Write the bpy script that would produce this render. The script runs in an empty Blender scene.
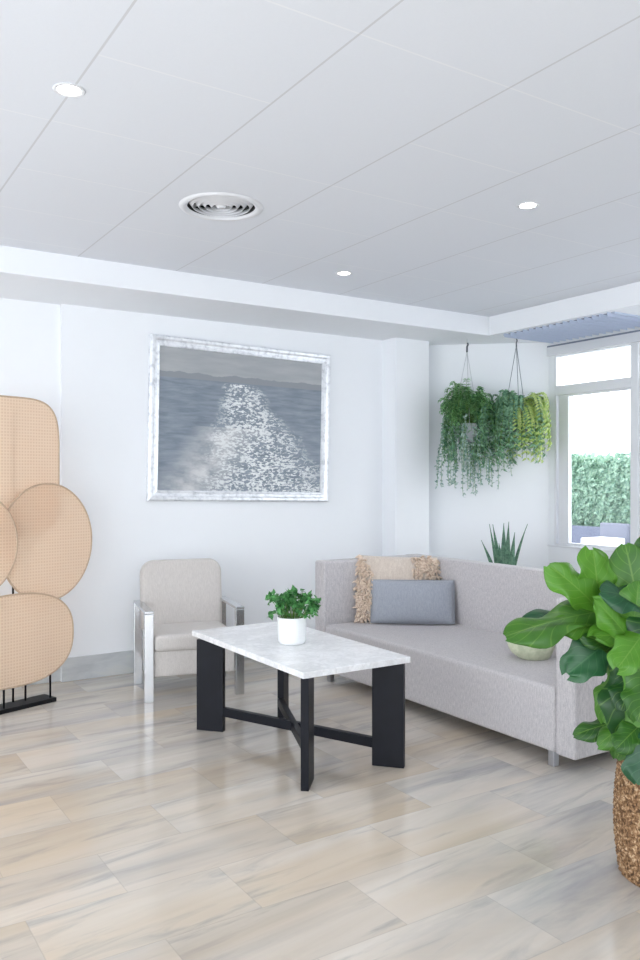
import bpy, bmesh, math, random
from mathutils import Vector, Matrix, Euler
R = math.radians
random.seed(7)
scn = bpy.context.scene
COL = scn.collection

# ------------------------------------------------------------------ helpers
def obj(name, bm, mat, parent=None, smooth=True, loc=None, rot=None):
    me = bpy.data.meshes.new(name)
    bm.normal_update()
    bm.to_mesh(me); bm.free()
    if smooth:
        for p in me.polygons: p.use_smooth = True
    o = bpy.data.objects.new(name, me)
    mats = mat if isinstance(mat, (list, tuple)) else [mat]
    for m in mats: me.materials.append(m)
    COL.objects.link(o)
    if parent is not None: o.parent = parent
    if loc is not None: o.location = loc
    if rot is not None: o.rotation_euler = rot
    return o

def tag(o, label, cat, group=None):
    o['label'] = label; o['category'] = cat
    if group: o['group'] = group
    return o

def struct(o):
    o['kind'] = 'structure'; return o

def thing(name, label, cat, loc=(0, 0, 0), rotz=0.0, group=None):
    o = bpy.data.objects.new(name, None); COL.objects.link(o)
    o.empty_display_size = .1
    o.location = loc; o.rotation_euler = (0, 0, rotz)
    return tag(o, label, cat, group)

def box(bm, x0, x1, y0, y1, z0, z1, bevel=0.0, seg=2, M=None):
    res = bmesh.ops.create_cube(bm, size=1.0)
    vs = res['verts']
    for v in vs:
        v.co = Vector(((x0+x1)/2+v.co.x*(x1-x0), (y0+y1)/2+v.co.y*(y1-y0), (z0+z1)/2+v.co.z*(z1-z0)))
    if bevel > 0:
        es = list({e for v in vs for e in v.link_edges})
        r = bmesh.ops.bevel(bm, geom=es, offset=bevel, segments=seg, profile=.6, affect='EDGES')
        vs = list({v for f in r['faces'] for v in f.verts} | {v for v in vs if v.is_valid})
    if M is not None:
        for v in vs: v.co = M @ v.co
    return vs

def boxbm(*a, **k):
    bm = bmesh.new(); box(bm, *a, **k); return bm

def tube(bm, pts, r, seg=8, cap=True):
    """tube through pts, r a number or list"""
    pts = [Vector(p) for p in pts]
    n = len(pts)
    rs = r if isinstance(r, (list, tuple)) else [r]*n
    rings = []
    up = Vector((0, 0, 1))
    prev = None
    for i, p in enumerate(pts):
        d = (pts[min(i+1, n-1)]-pts[max(i-1, 0)])
        if d.length < 1e-9: d = Vector((0, 0, 1))
        d.normalize()
        if prev is None:
            a = d.cross(up) if abs(d.dot(up)) < .95 else d.cross(Vector((1, 0, 0)))
        else:
            a = prev - d*prev.dot(d)
        a.normalize(); prev = a
        b = d.cross(a)
        rings.append([bm.verts.new(p+(a*math.cos(2*math.pi*k/seg)+b*math.sin(2*math.pi*k/seg))*rs[i]) for k in range(seg)])
    for i in range(n-1):
        for k in range(seg):
            bm.faces.new((rings[i][k], rings[i][(k+1) % seg], rings[i+1][(k+1) % seg], rings[i+1][k]))
    if cap:
        bm.faces.new(rings[0][::-1]); bm.faces.new(rings[-1])

def closed_tube(bm, pts, r, seg=6):
    pts = [Vector(p) for p in pts]; n = len(pts); rings = []
    c = sum(pts, Vector())/n
    nrm = (pts[0]-c).cross(pts[n//4]-c).normalized()
    for i, p in enumerate(pts):
        d = (pts[(i+1) % n]-pts[i-1]).normalized()
        b = d.cross(nrm).normalized()
        rings.append([bm.verts.new(p+(nrm*math.cos(2*math.pi*k/seg)+b*math.sin(2*math.pi*k/seg))*r) for k in range(seg)])
    for i in range(n):
        j = (i+1) % n
        for k in range(seg):
            bm.faces.new((rings[i][k], rings[i][(k+1) % seg], rings[j][(k+1) % seg], rings[j][k]))

def lathe(bm, prof, seg=48, close=False):
    rings = []
    for r, z in prof:
        if r < 1e-6:
            rings.append([bm.verts.new((0, 0, z))])
        else:
            rings.append([bm.verts.new((r*math.cos(2*math.pi*k/seg), r*math.sin(2*math.pi*k/seg), z)) for k in range(seg)])
    for a, b in zip(rings[:-1], rings[1:]):
        for k in range(seg):
            k2 = (k+1) % seg
            if len(a) == 1 and len(b) == 1: continue
            if len(a) == 1: bm.faces.new((a[0], b[k2], b[k]))
            elif len(b) == 1: bm.faces.new((a[k], a[k2], b[0]))
            else: bm.faces.new((a[k], a[k2], b[k2], b[k]))
    bmesh.ops.recalc_face_normals(bm, faces=bm.faces)

# ------------------------------------------------------------------ materials
class NT:
    def __init__(self, name):
        self.m = bpy.data.materials.new(name); self.m.use_nodes = True
        self.t = self.m.node_tree; self.t.nodes.clear()
        self.out = self.n('ShaderNodeOutputMaterial')
    def n(self, kind, **kw):
        nd = self.t.nodes.new(kind)
        for k, v in kw.items():
            if k.startswith('i_'):
                nd.inputs[k[2:].replace('_', ' ')].default_value = v
            else: setattr(nd, k, v)
        return nd
    def l(self, a, b): self.t.links.new(a, b)
    def math(self, op, a, b=None, c=None):
        nd = self.n('ShaderNodeMath', operation=op)
        for i, x in enumerate((a, b, c)):
            if x is None: continue
            if hasattr(x, 'is_linked'): self.l(x, nd.inputs[i])
            else: nd.inputs[i].default_value = x
        return nd.outputs[0]
    def mix(self, f, a, b, blend='MIX'):
        nd = self.n('ShaderNodeMix', data_type='RGBA', blend_type=blend)
        for s, x in ((nd.inputs[0], f), (nd.inputs[6], a), (nd.inputs[7], b)):
            if hasattr(x, 'is_linked'): self.l(x, s)
            elif isinstance(x, (int, float)): s.default_value = x
            else: s.default_value = (*x, 1)
        return nd.outputs[2]
    def ramp(self, f, stops):
        nd = self.n('ShaderNodeValToRGB')
        e = nd.color_ramp.elements
        while len(e) > 1: e.remove(e[0])
        for i, (p, c) in enumerate(stops):
            el = e[0] if i == 0 else e.new(p)
            el.position = p
            el.color = (c, c, c, 1) if isinstance(c, (int, float)) else (*c, 1)
        self.l(f, nd.inputs[0]); return nd.outputs[0]
    def noise(self, vec, scale, detail=4, rough=.55, dist=0):
        nd = self.n('ShaderNodeTexNoise'); nd.inputs['Scale'].default_value = scale
        nd.inputs['Detail'].default_value = detail; nd.inputs['Roughness'].default_value = rough
        nd.inputs['Distortion'].default_value = dist
        if vec is not None: self.l(vec, nd.inputs['Vector'])
        return nd.outputs['Fac']
    def obj(self): return self.n('ShaderNodeTexCoord').outputs['Object']
    def scale(self, v, s):
        nd = self.n('ShaderNodeMapping'); nd.inputs['Scale'].default_value = s
        self.l(v, nd.inputs['Vector']); return nd.outputs[0]
    def bump(self, h, strength=.3, dist=.01):
        nd = self.n('ShaderNodeBump'); nd.inputs['Strength'].default_value = strength
        nd.inputs['Distance'].default_value = dist
        self.l(h, nd.inputs['Height']); return nd.outputs[0]
    def pbsdf(self, color=(.8, .8, .8), rough=.5, metal=0.0, spec=.5, normal=None, emit=None, estr=0):
        b = self.n('ShaderNodeBsdfPrincipled')
        if hasattr(color, 'is_linked'): self.l(color, b.inputs['Base Color'])
        else: b.inputs['Base Color'].default_value = (*color, 1)
        if hasattr(rough, 'is_linked'): self.l(rough, b.inputs['Roughness'])
        else: b.inputs['Roughness'].default_value = rough
        b.inputs['Metallic'].default_value = metal
        b.inputs['Specular IOR Level'].default_value = spec
        if normal is not None: self.l(normal, b.inputs['Normal'])
        if emit: b.inputs['Emission Color'].default_value = (*emit, 1); b.inputs['Emission Strength'].default_value = estr
        return b
    def done(self, sh):
        self.l(sh.outputs[0] if hasattr(sh, 'outputs') else sh, self.out.inputs[0]); return self.m

def plain(name, c, rough=.5, metal=0, spec=.5, vary=.04, scale=8, bump=0, bscale=40, emit=None, estr=0):
    t = NT(name); o = t.obj()
    f = t.noise(o, scale)
    c2 = tuple(max(0, x*(1-vary*2)) for x in c)
    colr = t.mix(f, c2, tuple(min(1, x*(1+vary)) for x in c))
    nrm = t.bump(t.noise(o, bscale, 3), bump, .004) if bump else None
    return t.done(t.pbsdf(colr, rough, metal, spec, nrm, emit, estr))

M = {}
M['wall'] = plain('wall_paint', (.865, .885, .915), .6, spec=.3, vary=.01, scale=3)
M['soffit'] = plain('soffit_paint', (.85, .87, .90), .6, spec=.3, vary=.01, scale=3)
M['chrome'] = plain('brushed_chrome', (.62, .63, .65), .22, metal=1, vary=.05, scale=20)
M['silver'] = plain('satin_aluminium', (.55, .56, .6), .35, metal=1, vary=.04)
M['black'] = plain('black_lacquer', (.006, .007, .012), .42, spec=.22, vary=.2, scale=12)
M['blackmetal'] = plain('black_metal', (.008, .008, .010), .5, spec=.25, vary=.1)
M['window_white'] = plain('window_white', (.78, .79, .82), .4, vary=.01)
M['ceramic'] = plain('white_ceramic', (.86, .87, .88), .25, vary=.01)
M['soil'] = plain('dark_soil', (.04, .03, .02), .9, vary=.4, scale=60, bump=.5)
M['slatepot'] = plain('slate_pot', (.14, .18, .25), .6, vary=.1)
M['greypot'] = plain('grey_pot', (.42, .45, .48), .6, vary=.06)
M['cord'] = plain('pale_cord', (.6, .62, .65), .7)
M['darkhook'] = plain('dark_iron', (.08, .09, .11), .5)
M['chain'] = plain('grey_chain', (.22, .24, .28), .5)
M['grille'] = plain('grille_blue_grey', (.55, .62, .76), .5, vary=.01)
M['grilleback_shadowline'] = plain('duct_lining_shadow_line', (.22, .25, .32), .8)
M['ventdark'] = plain('duct_dark', (.02, .02, .025), .8)
M['ventwhite'] = plain('vent_enamel', (.74, .75, .78), .4, vary=.01)
M['garden_white'] = plain('garden_white', (.85, .86, .88), .5, vary=.01)
M['garden_grey'] = plain('garden_grey_weave', (.12, .13, .175), .6, vary=.05)
M['garden_wall'] = plain('garden_wall_render', (.11, .125, .18), .8, vary=.05)
M['paving'] = plain('pale_paving', (.46, .47, .50), .8, vary=.05)
M['wood'] = plain('stem_bark', (.16, .11, .06), .7, vary=.2)
M['greenstem'] = plain('green_stem', (.16, .32, .07), .5, vary=.15, scale=30)
M['lens'] = plain('lamp_lens', (1, .98, .94), .4, emit=(1, .96, .9), estr=14)

def fabric(name, c, c2, scale=160, bump=.35, sheen=.2):
    t = NT(name); o = t.obj()
    f = t.noise(o, scale, 2, .7)
    g = t.noise(t.scale(o, (1, 1, .25)), scale*.6, 2, .7)
    k = t.mix(.5, f, g)
    kk = t.ramp(k, [(.38, c2), (.62, c)])
    big = t.noise(o, 2.5, 3)
    colr = t.mix(t.math('MULTIPLY', big, .12), kk, c2)
    b = t.pbsdf(colr, .9, 0, .15, t.bump(k, bump, .003))
    b.inputs['Sheen Weight'].default_value = sheen
    return t.done(b)
M['sofa'] = fabric('heather_grey_fabric', (.63, .60, .605), (.42, .405, .425), 230)
M['chair'] = fabric('grey_beige_fabric', (.62, .585, .56), (.52, .49, .47), 220, .2)
M['bluecush'] = fabric('blue_grey_fabric', (.38, .40, .45), (.30, .325, .375), 200, .2)
M['beige'] = fabric('beige_fabric', (.68, .60, .53), (.56, .48, .42), 120, .3)
M['tuft'] = fabric('tan_tufts', (.86, .72, .60), (.58, .45, .35), 60, .4)
M['cream'] = fabric('cream_green_fabric', (.66, .68, .52), (.50, .54, .38), 35, .3)

# floor: long marble slabs, 0.72 x 0.36 m, running bond, veined along x
def floor_mat():
    t = NT('veined_marble_slabs'); o = t.obj()
    s = t.n('ShaderNodeSeparateXYZ'); t.l(o, s.inputs[0])
    x, y = s.outputs[0], s.outputs[1]
    ry = t.math('DIVIDE', t.math('SUBTRACT', y, 1.81), .36)
    row = t.math('FLOOR', ry)
    par = t.math('MODULO', t.math('ADD', row, 40.0), 2.0)
    rx = t.math('ADD', t.math('DIVIDE', t.math('SUBTRACT', x, 1.38), .72), t.math('MULTIPLY', par, .5))
    colm = t.math('FLOOR', rx)
    fx = t.math('FRACT', rx); fy = t.math('FRACT', ry)
    ex = t.math('MULTIPLY', t.math('MINIMUM', fx, t.math('SUBTRACT', 1.0, fx)), .72)
    ey = t.math('MULTIPLY', t.math('MINIMUM', fy, t.math('SUBTRACT', 1.0, fy)), .36)
    e = t.math('MINIMUM', ex, ey)
    seam = t.math('LESS_THAN', e, .0022)
    c = t.n('ShaderNodeCombineXYZ'); t.l(colm, c.inputs[0]); t.l(row, c.inputs[1])
    wn = t.n('ShaderNodeTexWhiteNoise', noise_dimensions='2D'); t.l(c.outputs[0], wn.inputs['Vector'])
    # vein coordinates, shifted per slab
    off = t.n('ShaderNodeVectorMath', operation='MULTIPLY_ADD')
    t.l(wn.outputs['Color'], off.inputs[0]); off.inputs[1].default_value = (1.4, .5, .6)
    rot = t.n('ShaderNodeMapping'); t.l(o, rot.inputs['Vector'])
    rot.inputs['Rotation'].default_value = (0, 0, R(-6))
    t.l(rot.outputs[0], off.inputs[2])
    v = t.scale(off.outputs[0], (.36, 2.6, 1))
    n1 = t.noise(v, 1.5, 5, .6, .45)
    n2 = t.noise(v, 4.2, 5, .6, .7)
    n3 = t.noise(v, .8, 3, .5, .3)
    base = t.ramp(n1, [(.30, (.37, .37, .375)), (.42, (.51, .485, .455)), (.55, (.62, .575, .52)), (.72, (.69, .655, .61))])
    warm = t.mix(t.ramp(n3, [(.42, 0.0), (.64, .55)]), base, (.58, .46, .32))
    dark = t.ramp(n2, [(.33, .5), (.42, .14), (.48, 0.0)])
    c3 = t.mix(dark, warm, (.29, .295, .30))
    tint = t.ramp(wn.outputs['Value'], [(0, (.92, .91, .90)), (.5, (.98, .96, .94)), (1, (1.0, 1.0, 1.0))])
    c4 = t.mix(1.0, c3, tint, 'MULTIPLY')
    c5 = t.mix(t.math('MULTIPLY', seam, .22), c4, (.25, .24, .23))
    rough = t.math('ADD', .08, t.math('MULTIPLY', n2, .10))
    return t.done(t.pbsdf(c5, rough, 0, .5))
M['floor'] = floor_mat()

def ceiling_mat():
    t = NT('ceiling_tiles'); o = t.obj()
    s = t.n('ShaderNodeSeparateXYZ'); t.l(o, s.inputs[0])
    def seam(c, x0, p, w):
        f = t.math('FRACT', t.math('DIVIDE', t.math('SUBTRACT', c, x0), p))
        d = t.math('MULTIPLY', t.math('MINIMUM', f, t.math('SUBTRACT', 1.0, f)), p)
        return t.math('LESS_THAN', d, w)
    a = seam(s.outputs[0], .885, .693, .0045)
    # cross seams: full line every second row, staggered halves between
    b1 = seam(s.outputs[1], 2.22, 1.22, .004)
    cell = t.math('FLOOR', t.math('DIVIDE', t.math('SUBTRACT', s.outputs[0], .885), .693))
    par = t.math('MODULO', t.math('ADD', cell, 20.0), 2.0)
    b2 = t.math('MULTIPLY', seam(s.outputs[1], 2.82, 1.22, .004), t.math('SUBTRACT', 1.0, par))
    b3 = t.math('MULTIPLY', seam(s.outputs[1], 3.44, 1.22, .004), par)
    b = t.math('MAXIMUM', b1, t.math('MAXIMUM', b2, b3))
    f = t.noise(o, 90, 2)
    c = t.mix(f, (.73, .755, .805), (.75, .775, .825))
    c = t.mix(t.math('MULTIPLY', b, .4), c, (.88, .88, .89))
    c = t.mix(t.math('MULTIPLY', a, .42), c, (.42, .41, .41))
    return t.done(t.pbsdf(c, .75, 0, .2))
M['ceiling'] = ceiling_mat()

def skirting_mat():
    t = NT('marble_skirting'); o = t.obj()
    n = t.noise(t.scale(o, (.8, 1, 3)), 3, 4, .6, .5)
    return t.done(t.pbsdf(t.ramp(n, [(.3, (.46, .48, .50)), (.55, (.58, .60, .61)), (.75, (.64, .64, .60))]), .3, 0, .5))
M['skirting'] = skirting_mat()

def marble_mat():
    t = NT('white_marble'); o = t.obj()
    n = t.noise(o, 5, 6, .62, 1.2)
    v = t.ramp(n, [(.40, 0.0), (.48, .75), (.52, .75), (.60, 0.0)])
    n2 = t.noise(o, 14, 5, .6, .8)
    v2 = t.ramp(n2, [(.44, 0.0), (.5, .45), (.56, 0.0)])
    c = t.mix(t.math('MULTIPLY', v, .38), (.86, .865, .885), (.50, .51, .53))
    c = t.mix(t.math('MULTIPLY', v2, .5), c, (.50, .50, .52))
    return t.done(t.pbsdf(c, .16, 0, .5))
M['marble'] = marble_mat()

def weave_mat(name, c, c2, clear):
    t = NT(name); o = t.obj()
    s = t.n('ShaderNodeSeparateXYZ'); t.l(o, s.inputs[0])
    def wv(ch, p):
        return t.math('MULTIPLY_ADD', t.math('SINE', t.math('MULTIPLY', ch, 2*math.pi/p)), .5, .5)
    w = t.math('MULTIPLY', t.math('MAXIMUM', wv(s.outputs[0], .021), wv(s.outputs[2], .021)), 1.0)
    n = t.noise(t.scale(o, (1, 1, 6)), 9, 3)
    k = t.mix(.5, w, n)
    colr = t.ramp(k, [(.3, c2), (.75, c)])
    d = t.n('ShaderNodeBsdfDiffuse'); t.l(colr, d.inputs[0])
    tr = t.n('ShaderNodeBsdfTranslucent'); t.l(colr, tr.inputs[0])
    m1 = t.n('ShaderNodeMixShader'); m1.inputs[0].default_value = .42
    t.l(d.outputs[0], m1.inputs[1]); t.l(tr.outputs[0], m1.inputs[2])
    tp = t.n('ShaderNodeBsdfTransparent')
    m2 = t.n('ShaderNodeMixShader')
    t.l(t.math('MULTIPLY_ADD', w, -.12, clear+.08), m2.inputs[0])
    t.l(m1.outputs[0], m2.inputs[1]); t.l(tp.outputs[0], m2.inputs[2])
    return t.done(m2)
M['weave'] = weave_mat('woven_rattan', (.92, .765, .61), (.89, .69, .52), .20)
M['caneframe'] = plain('cane_rim', (.56, .42, .30), .6, vary=.12, scale=30)

def leaf_mat(name, c, c2, vein, trans=.25, rough=.38):
    """leaf with midrib and side veins; uv = (along, across)"""
    t = NT(name)
    uv = t.n('ShaderNodeUVMap').outputs[0]
    s = t.n('ShaderNodeSeparateXYZ'); t.l(uv, s.inputs[0])
    ac = t.math('ABSOLUTE', t.math('SUBTRACT', s.outputs[1], .5))
    mid = t.math('LESS_THAN', ac, .018)
    fr = t.math('FRACT', t.math('MULTIPLY', t.math('SUBTRACT', s.outputs[0], t.math('MULTIPLY', ac, .7)), 6.5))
    side = t.math('LESS_THAN', t.math('ABSOLUTE', t.math('SUBTRACT', fr, .5)), .05)
    v = t.math('MAXIMUM', mid, t.math('MULTIPLY', side, .7))
    oi = t.n('ShaderNodeObjectInfo')
    n = t.noise(t.obj(), 9, 3)
    f = t.math('MULTIPLY_ADD', n, .55, t.math('MULTIPLY', oi.outputs['Random'], .6))
    colr = t.mix(t.ramp(f, [(.3, 0.0), (.8, 1.0)]), c, c2)
    colr = t.mix(t.math('MULTIPLY', v, .45), colr, vein)
    b = t.pbsdf(colr, rough, 0, .5)
    tr = t.n('ShaderNodeBsdfTranslucent'); t.l(t.mix(.5, colr, vein), tr.inputs[0])
    m = t.n('ShaderNodeMixShader'); m.inputs[0].default_value = trans
    t.l(b.outputs[0], m.inputs[1]); t.l(tr.outputs[0], m.inputs[2])
    return t.done(m)
M['bigleaf'] = leaf_mat('glossy_leaf', (.008, .062, .014), (.085, .26, .02), (.22, .40, .07))
M['darkleaf'] = leaf_mat('deep_green_leaf', (.012, .075, .03), (.03, .13, .045), (.08, .22, .09), .15)
def small_leaf(name, c, c2, trans=.25):
    t = NT(name)
    n = t.noise(t.obj(), 34, 3, .7)
    colr = t.mix(t.ramp(n, [(.38, 0.0), (.60, 1.0)]), c, c2)
    b = t.pbsdf(colr, .45, 0, .4)
    tr = t.n('ShaderNodeBsdfTranslucent'); t.l(colr, tr.inputs[0])
    m = t.n('ShaderNodeMixShader'); m.inputs[0].default_value = trans
    t.l(b.outputs[0], m.inputs[1]); t.l(tr.outputs[0], m.inputs[2])
    return t.done(m)
M['fern'] = small_leaf('fern_green', (.03, .16, .06), (.34, .64, .28))
M['deepfern'] = small_leaf('deep_fern_green', (.06, .18, .11), (.28, .50, .30))
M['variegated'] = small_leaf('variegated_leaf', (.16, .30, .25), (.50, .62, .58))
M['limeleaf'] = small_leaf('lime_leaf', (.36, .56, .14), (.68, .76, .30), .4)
M['herb'] = small_leaf('herb_green', (.02, .12, .03), (.14, .42, .13))
M['hedge'] = small_leaf('hedge_green', (.12, .24, .20), (.40, .56, .42), .4)
M['snake'] = small_leaf('snake_plant_green', (.06, .15, .10), (.14, .28, .18), .1)

def basket_mat():
    t = NT('woven_water_hyacinth'); o = t.obj()
    n = t.noise(t.scale(o, (1, 1, 1)), 75, 2, .6)
    n2 = t.noise(o, 6, 3)
    c = t.ramp(n, [(.34, (.04, .02, .01)), (.47, (.19, .10, .045)), (.58, (.36, .22, .115)), (.70, (.62, .46, .30))])
    c = t.mix(t.math('MULTIPLY', n2, .3), c, (.22, .12, .06))
    return t.done(t.pbsdf(c, .75, 0, .3, t.bump(n, .5, .006)))
M['basket'] = basket_mat()

def sea_mat():
    t = NT('sea_photograph_print')
    uv = t.n('ShaderNodeUVMap').outputs[0]
    s = t.n('ShaderNodeSeparateXYZ'); t.l(uv, s.inputs[0])
    u, v = s.outputs[0], s.outputs[1]
    sea = t.noise(t.scale(uv, (3, 14, 1)), 2.2, 5, .6, .3)
    sky = t.noise(t.scale(uv, (1.4, 5, 1)), 2.2, 4, .55)
    skyc = t.ramp(sky, [(.3, (.33, .35, .37)), (.7, (.44, .45, .46))])
    seac = t.ramp(sea, [(.3, (.17, .205, .25)), (.7, (.29, .33, .38))])
    # hills band near the skyline
    hill = t.math('ADD', .80, t.math('MULTIPLY', t.noise(t.scale(u, (1, 1, 1)), 5, 3), .07))
    base = t.mix(t.math('GREATER_THAN', v, .79), seac, t.mix(t.math('LESS_THAN', v, hill), skyc, (.27, .29, .31)))
    # glittering path: narrow near the skyline, broad near the bottom
    depth = t.math('SUBTRACT', .80, v)
    cen = t.math('MULTIPLY_ADD', depth, .28, .46)
    wid = t.math('MULTIPLY_ADD', depth, .52, .10)
    d = t.math('DIVIDE', t.math('ABSOLUTE', t.math('SUBTRACT', u, cen)), wid)
    env = t.ramp(t.math('ADD', d, t.math('MULTIPLY', t.math('SUBTRACT', t.noise(t.scale(uv, (7, 9, 1)), 1.0, 3), .5), .9)), [(.15, 1.0), (.6, .8), (.98, 0.0)])
    vor = t.noise(t.scale(uv, (42, 66, 1)), 1.0, 2, .7, .4)
    big = t.noise(t.scale(uv, (9, 12, 1)), 1.0, 3, .6)
    g = t.math('ADD', vor, t.math('MULTIPLY', t.math('SUBTRACT', big, .5), .5))
    spark = t.ramp(g, [(.48, 0.0), (.56, 1.0)])
    m1 = t.math('MULTIPLY', t.math('MULTIPLY', env, spark), t.math('LESS_THAN', v, .78))
    # pale foam sweep to the lower left
    d2 = t.math('ABSOLUTE', t.math('SUBTRACT', u, t.math('SUBTRACT', .42, t.math('MULTIPLY', t.math('SUBTRACT', .45, v), .55))))
    foam = t.math('MULTIPLY', t.math('MULTIPLY', t.ramp(d2, [(.02, .95), (.24, 0.0)]), t.math('LESS_THAN', v, .46)), t.ramp(big, [(.35, .35), (.6, 1.0)]))
    c = t.mix(foam, base, (.62, .62, .62))
    c = t.mix(m1, c, (.78, .80, .80))
    return t.done(t.pbsdf(c, .4, 0, .3))
M['sea'] = sea_mat()

def frame_mat():
    t = NT('worn_silver_moulding'); o = t.obj()
    n = t.noise(t.scale(o, (6, 6, 6)), 3, 4, .7)
    return t.done(t.pbsdf(t.ramp(n, [(.34, (.62, .64, .68)), (.46, (.80, .82, .86)), (.60, (.90, .92, .95))]), .3, .35, .5))
M['frame'] = frame_mat()

def glass_mat():
    t = NT('clear_pane')
    tp = t.n('ShaderNodeBsdfTransparent'); gl = t.n('ShaderNodeBsdfGlossy'); gl.inputs['Roughness'].default_value = .02
    m = t.n('ShaderNodeMixShader'); m.inputs[0].default_value = .05
    t.l(tp.outputs[0], m.inputs[1]); t.l(gl.outputs[0], m.inputs[2])
    return t.done(m)
M['glass'] = glass_mat()

# ------------------------------------------------------------------ the room
YB = 6.17      # back wall
XW = 6.04      # window wall
ZC, ZS = 2.98, 2.81
XL, YF = -2.6, -3.2
struct(obj('floor', boxbm(XL, XW+.12, YF, YB+.1, -.1, 0), M['floor'], smooth=False))
VX, VY, VR = 1.945, 4.03, .186     # round opening of the air diffuser
bm = bmesh.new()
ov = [bm.verts.new(p_) for p_ in ((XL, YF, ZC), (XW+.12, YF, ZC), (XW+.12, YB+.1, ZC), (XL, YB+.1, ZC))]
iv = [bm.verts.new((VX+VR*math.cos(2*math.pi*k/48), VY+VR*math.sin(2*math.pi*k/48), ZC)) for k in range(48)]
es_ = [bm.edges.new((l_[k], l_[(k+1) % len(l_)])) for l_ in (ov, iv) for k in range(len(l_))]
bmesh.ops.triangle_fill(bm, use_beauty=True, use_dissolve=False, edges=es_, normal=(0, 0, -1))
box(bm, XL, XW+.12, YF, YB+.1, ZC+.14, ZC+.2)
struct(obj('ceiling', bm, M['ceiling'], smooth=False))
bm = bmesh.new()
box(bm, 1.668, XW+.12, YB, YB+.12, 0, ZC)
struct(obj('wall_back', bm, M['wall'], smooth=False))
struct(obj('wall_back_recess', boxbm(XL, 1.668, YB+.035, YB+.12, 0, ZC), M['wall'], smooth=False))
bm = bmesh.new()
box(bm, 4.645, 5.045, 5.97, YB, 0, ZC)
struct(obj('wall_pier', bm, M['wall'], smooth=False))
# canted wall across the corner, from the back wall to the window wall
bm = bmesh.new()
cp = [(5.155, YB), (XW, 5.40), (XW+.08, 5.40), (XW+.08, YB+.12), (5.155, YB+.12)]
lo = [bm.verts.new((a, b, 0)) for a, b in cp]; hi = [bm.verts.new((a, b, ZC)) for a, b in cp]
bm.faces.new(lo); bm.faces.new(hi)
for k in range(5): bm.faces.new((lo[k], lo[(k+1) % 5], hi[(k+1) % 5], hi[k]))
bmesh.ops.recalc_face_normals(bm, faces=bm.faces)
struct(obj('wall_corner', bm, M['wall'], smooth=False))
# left wall with a wide glazed opening, off frame
bm = bmesh.new()
box(bm, XL-.12, XL, YF, YB+.12, 0, .35); box(bm, XL-.12, XL, YF, YB+.12, 2.7, ZC)
box(bm, XL-.12, XL, 4.9, YB+.12, .35, 2.7); box(bm, XL-.12, XL, YF, -2.6, .35, 2.7)
struct(obj('wall_left', bm, M['wall'], smooth=False))
bm = bmesh.new()
box(bm, XL, XW+.12, YF-.12, YF, 2.75, ZC); box(bm, XL, -2.2, YF-.12, YF, 0, 2.75); box(bm, 1.6, XW+.12, YF-.12, YF, 0, 2.75)
struct(obj('wall_front', bm, M['wall'], smooth=False))
# dropped bands
struct(obj('trim_1', boxbm(XL, XW, 5.435, YB+.05, ZS, ZC-.001), M['soffit'], smooth=False))
struct(obj('trim_2', boxbm(5.30, XW, YF, 5.4349, ZS, ZC-.001), M['soffit'], smooth=False))
# window wall
bm = bmesh.new()
box(bm, XW, XW+.08, YF, 5.42, 0, .87)
box(bm, XW, XW+.08, YF, 5.42, 2.775, ZC)
box(bm, XW, XW+.08, 5.33, 5.42, .87, 2.775)
box(bm, XW, XW+.08, YF, .75, .87, 2.775)
struct(obj('wall_right', bm, M['wall'], smooth=False))
struct(obj('trim_3', boxbm(XW-.02, XW+.079, .7, 5.398, .87, .886, bevel=.003), M['window_white'], smooth=False))
# blind box above the windows
struct(obj('trim_4', boxbm(XW-.03, XW+.05, .7, 5.398, 2.672, 2.756, bevel=.004), M['ventwhite'], smooth=False))
struct(obj('trim_shadow_line', boxbm(XW-.022, XW+.02, .7, 5.398, 2.7565, 2.772), M['grilleback_shadowline'], smooth=False))  # dark strip, its colour standing in for the shadow gap over the blind box
# skirting
struct(obj('baseboard_back', boxbm(1.668, 4.645, YB-.018, YB, 0, .175, bevel=.004), M['skirting'], smooth=False))
struct(obj('baseboard_recess', boxbm(XL, 1.668, YB+.02, YB+.035, 0, .175, bevel=.004), M['skirting'], smooth=False))
struct(obj('baseboard_pier', boxbm(4.627, 5.045, 5.952, 5.97, 0, .175, bevel=.004), M['skirting'], smooth=False))

# windows: fixed light above a transom, casement below
def window(n, y0, y1):
    w = bpy.data.objects.new('window_%d' % n, None); COL.objects.link(w); struct(w)
    w.location = (XW+.03, (y0+y1)/2, .886)
    a, b = y0-(y0+y1)/2, y1-(y0+y1)/2
    H = 2.672-.886
    bm = bmesh.new()
    box(bm, -.03, .04, a, a+.012, 0, H, .003); box(bm, -.03, .04, b-.022, b, 0, H, .003)
    box(bm, -.0299, .0399, a+.01, b-.02, 0, .012, .003); box(bm, -.0299, .0399, a+.01, b-.02, H-.012, H, .003)
    obj('window_frame', bm, M['window_white'], w, smooth=False)
    zt = 1.41
    obj('transom', boxbm(-.034, .044, a+.011, b-.021, zt, zt+.09, .006), M['window_white'], w, smooth=False)
    bm = bmesh.new()
    box(bm, -.015, .03, b-.155, b-.036, .013, zt-.001, .006); box(bm, -.015, .03, a+.013, a+.03, .013, zt-.001, .004)
    box(bm, -.0149, .0299, a+.02, b-.15, .013, .03, .004); box(bm, -.0149, .0299, a+.02, b-.15, zt-.016, zt-.001, .004)
    obj('casement_sash', bm, M['window_white'], w, smooth=False)
    obj('window_pane', boxbm(.004, .01, a+.02, b-.15, .02, zt-.01), M['glass'], w, smooth=False)
    obj('top_pane', boxbm(.004, .01, a+.008, b-.018, zt+.085, H-.008), M['glass'], w, smooth=False)
window(1, 4.475, 5.33)
window(2, 3.545, 4.40)
window(3, 2.615, 3.47)
window(4, 1.685, 2.54)
window(5, .755, 1.61)
bm = bmesh.new()
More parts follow.
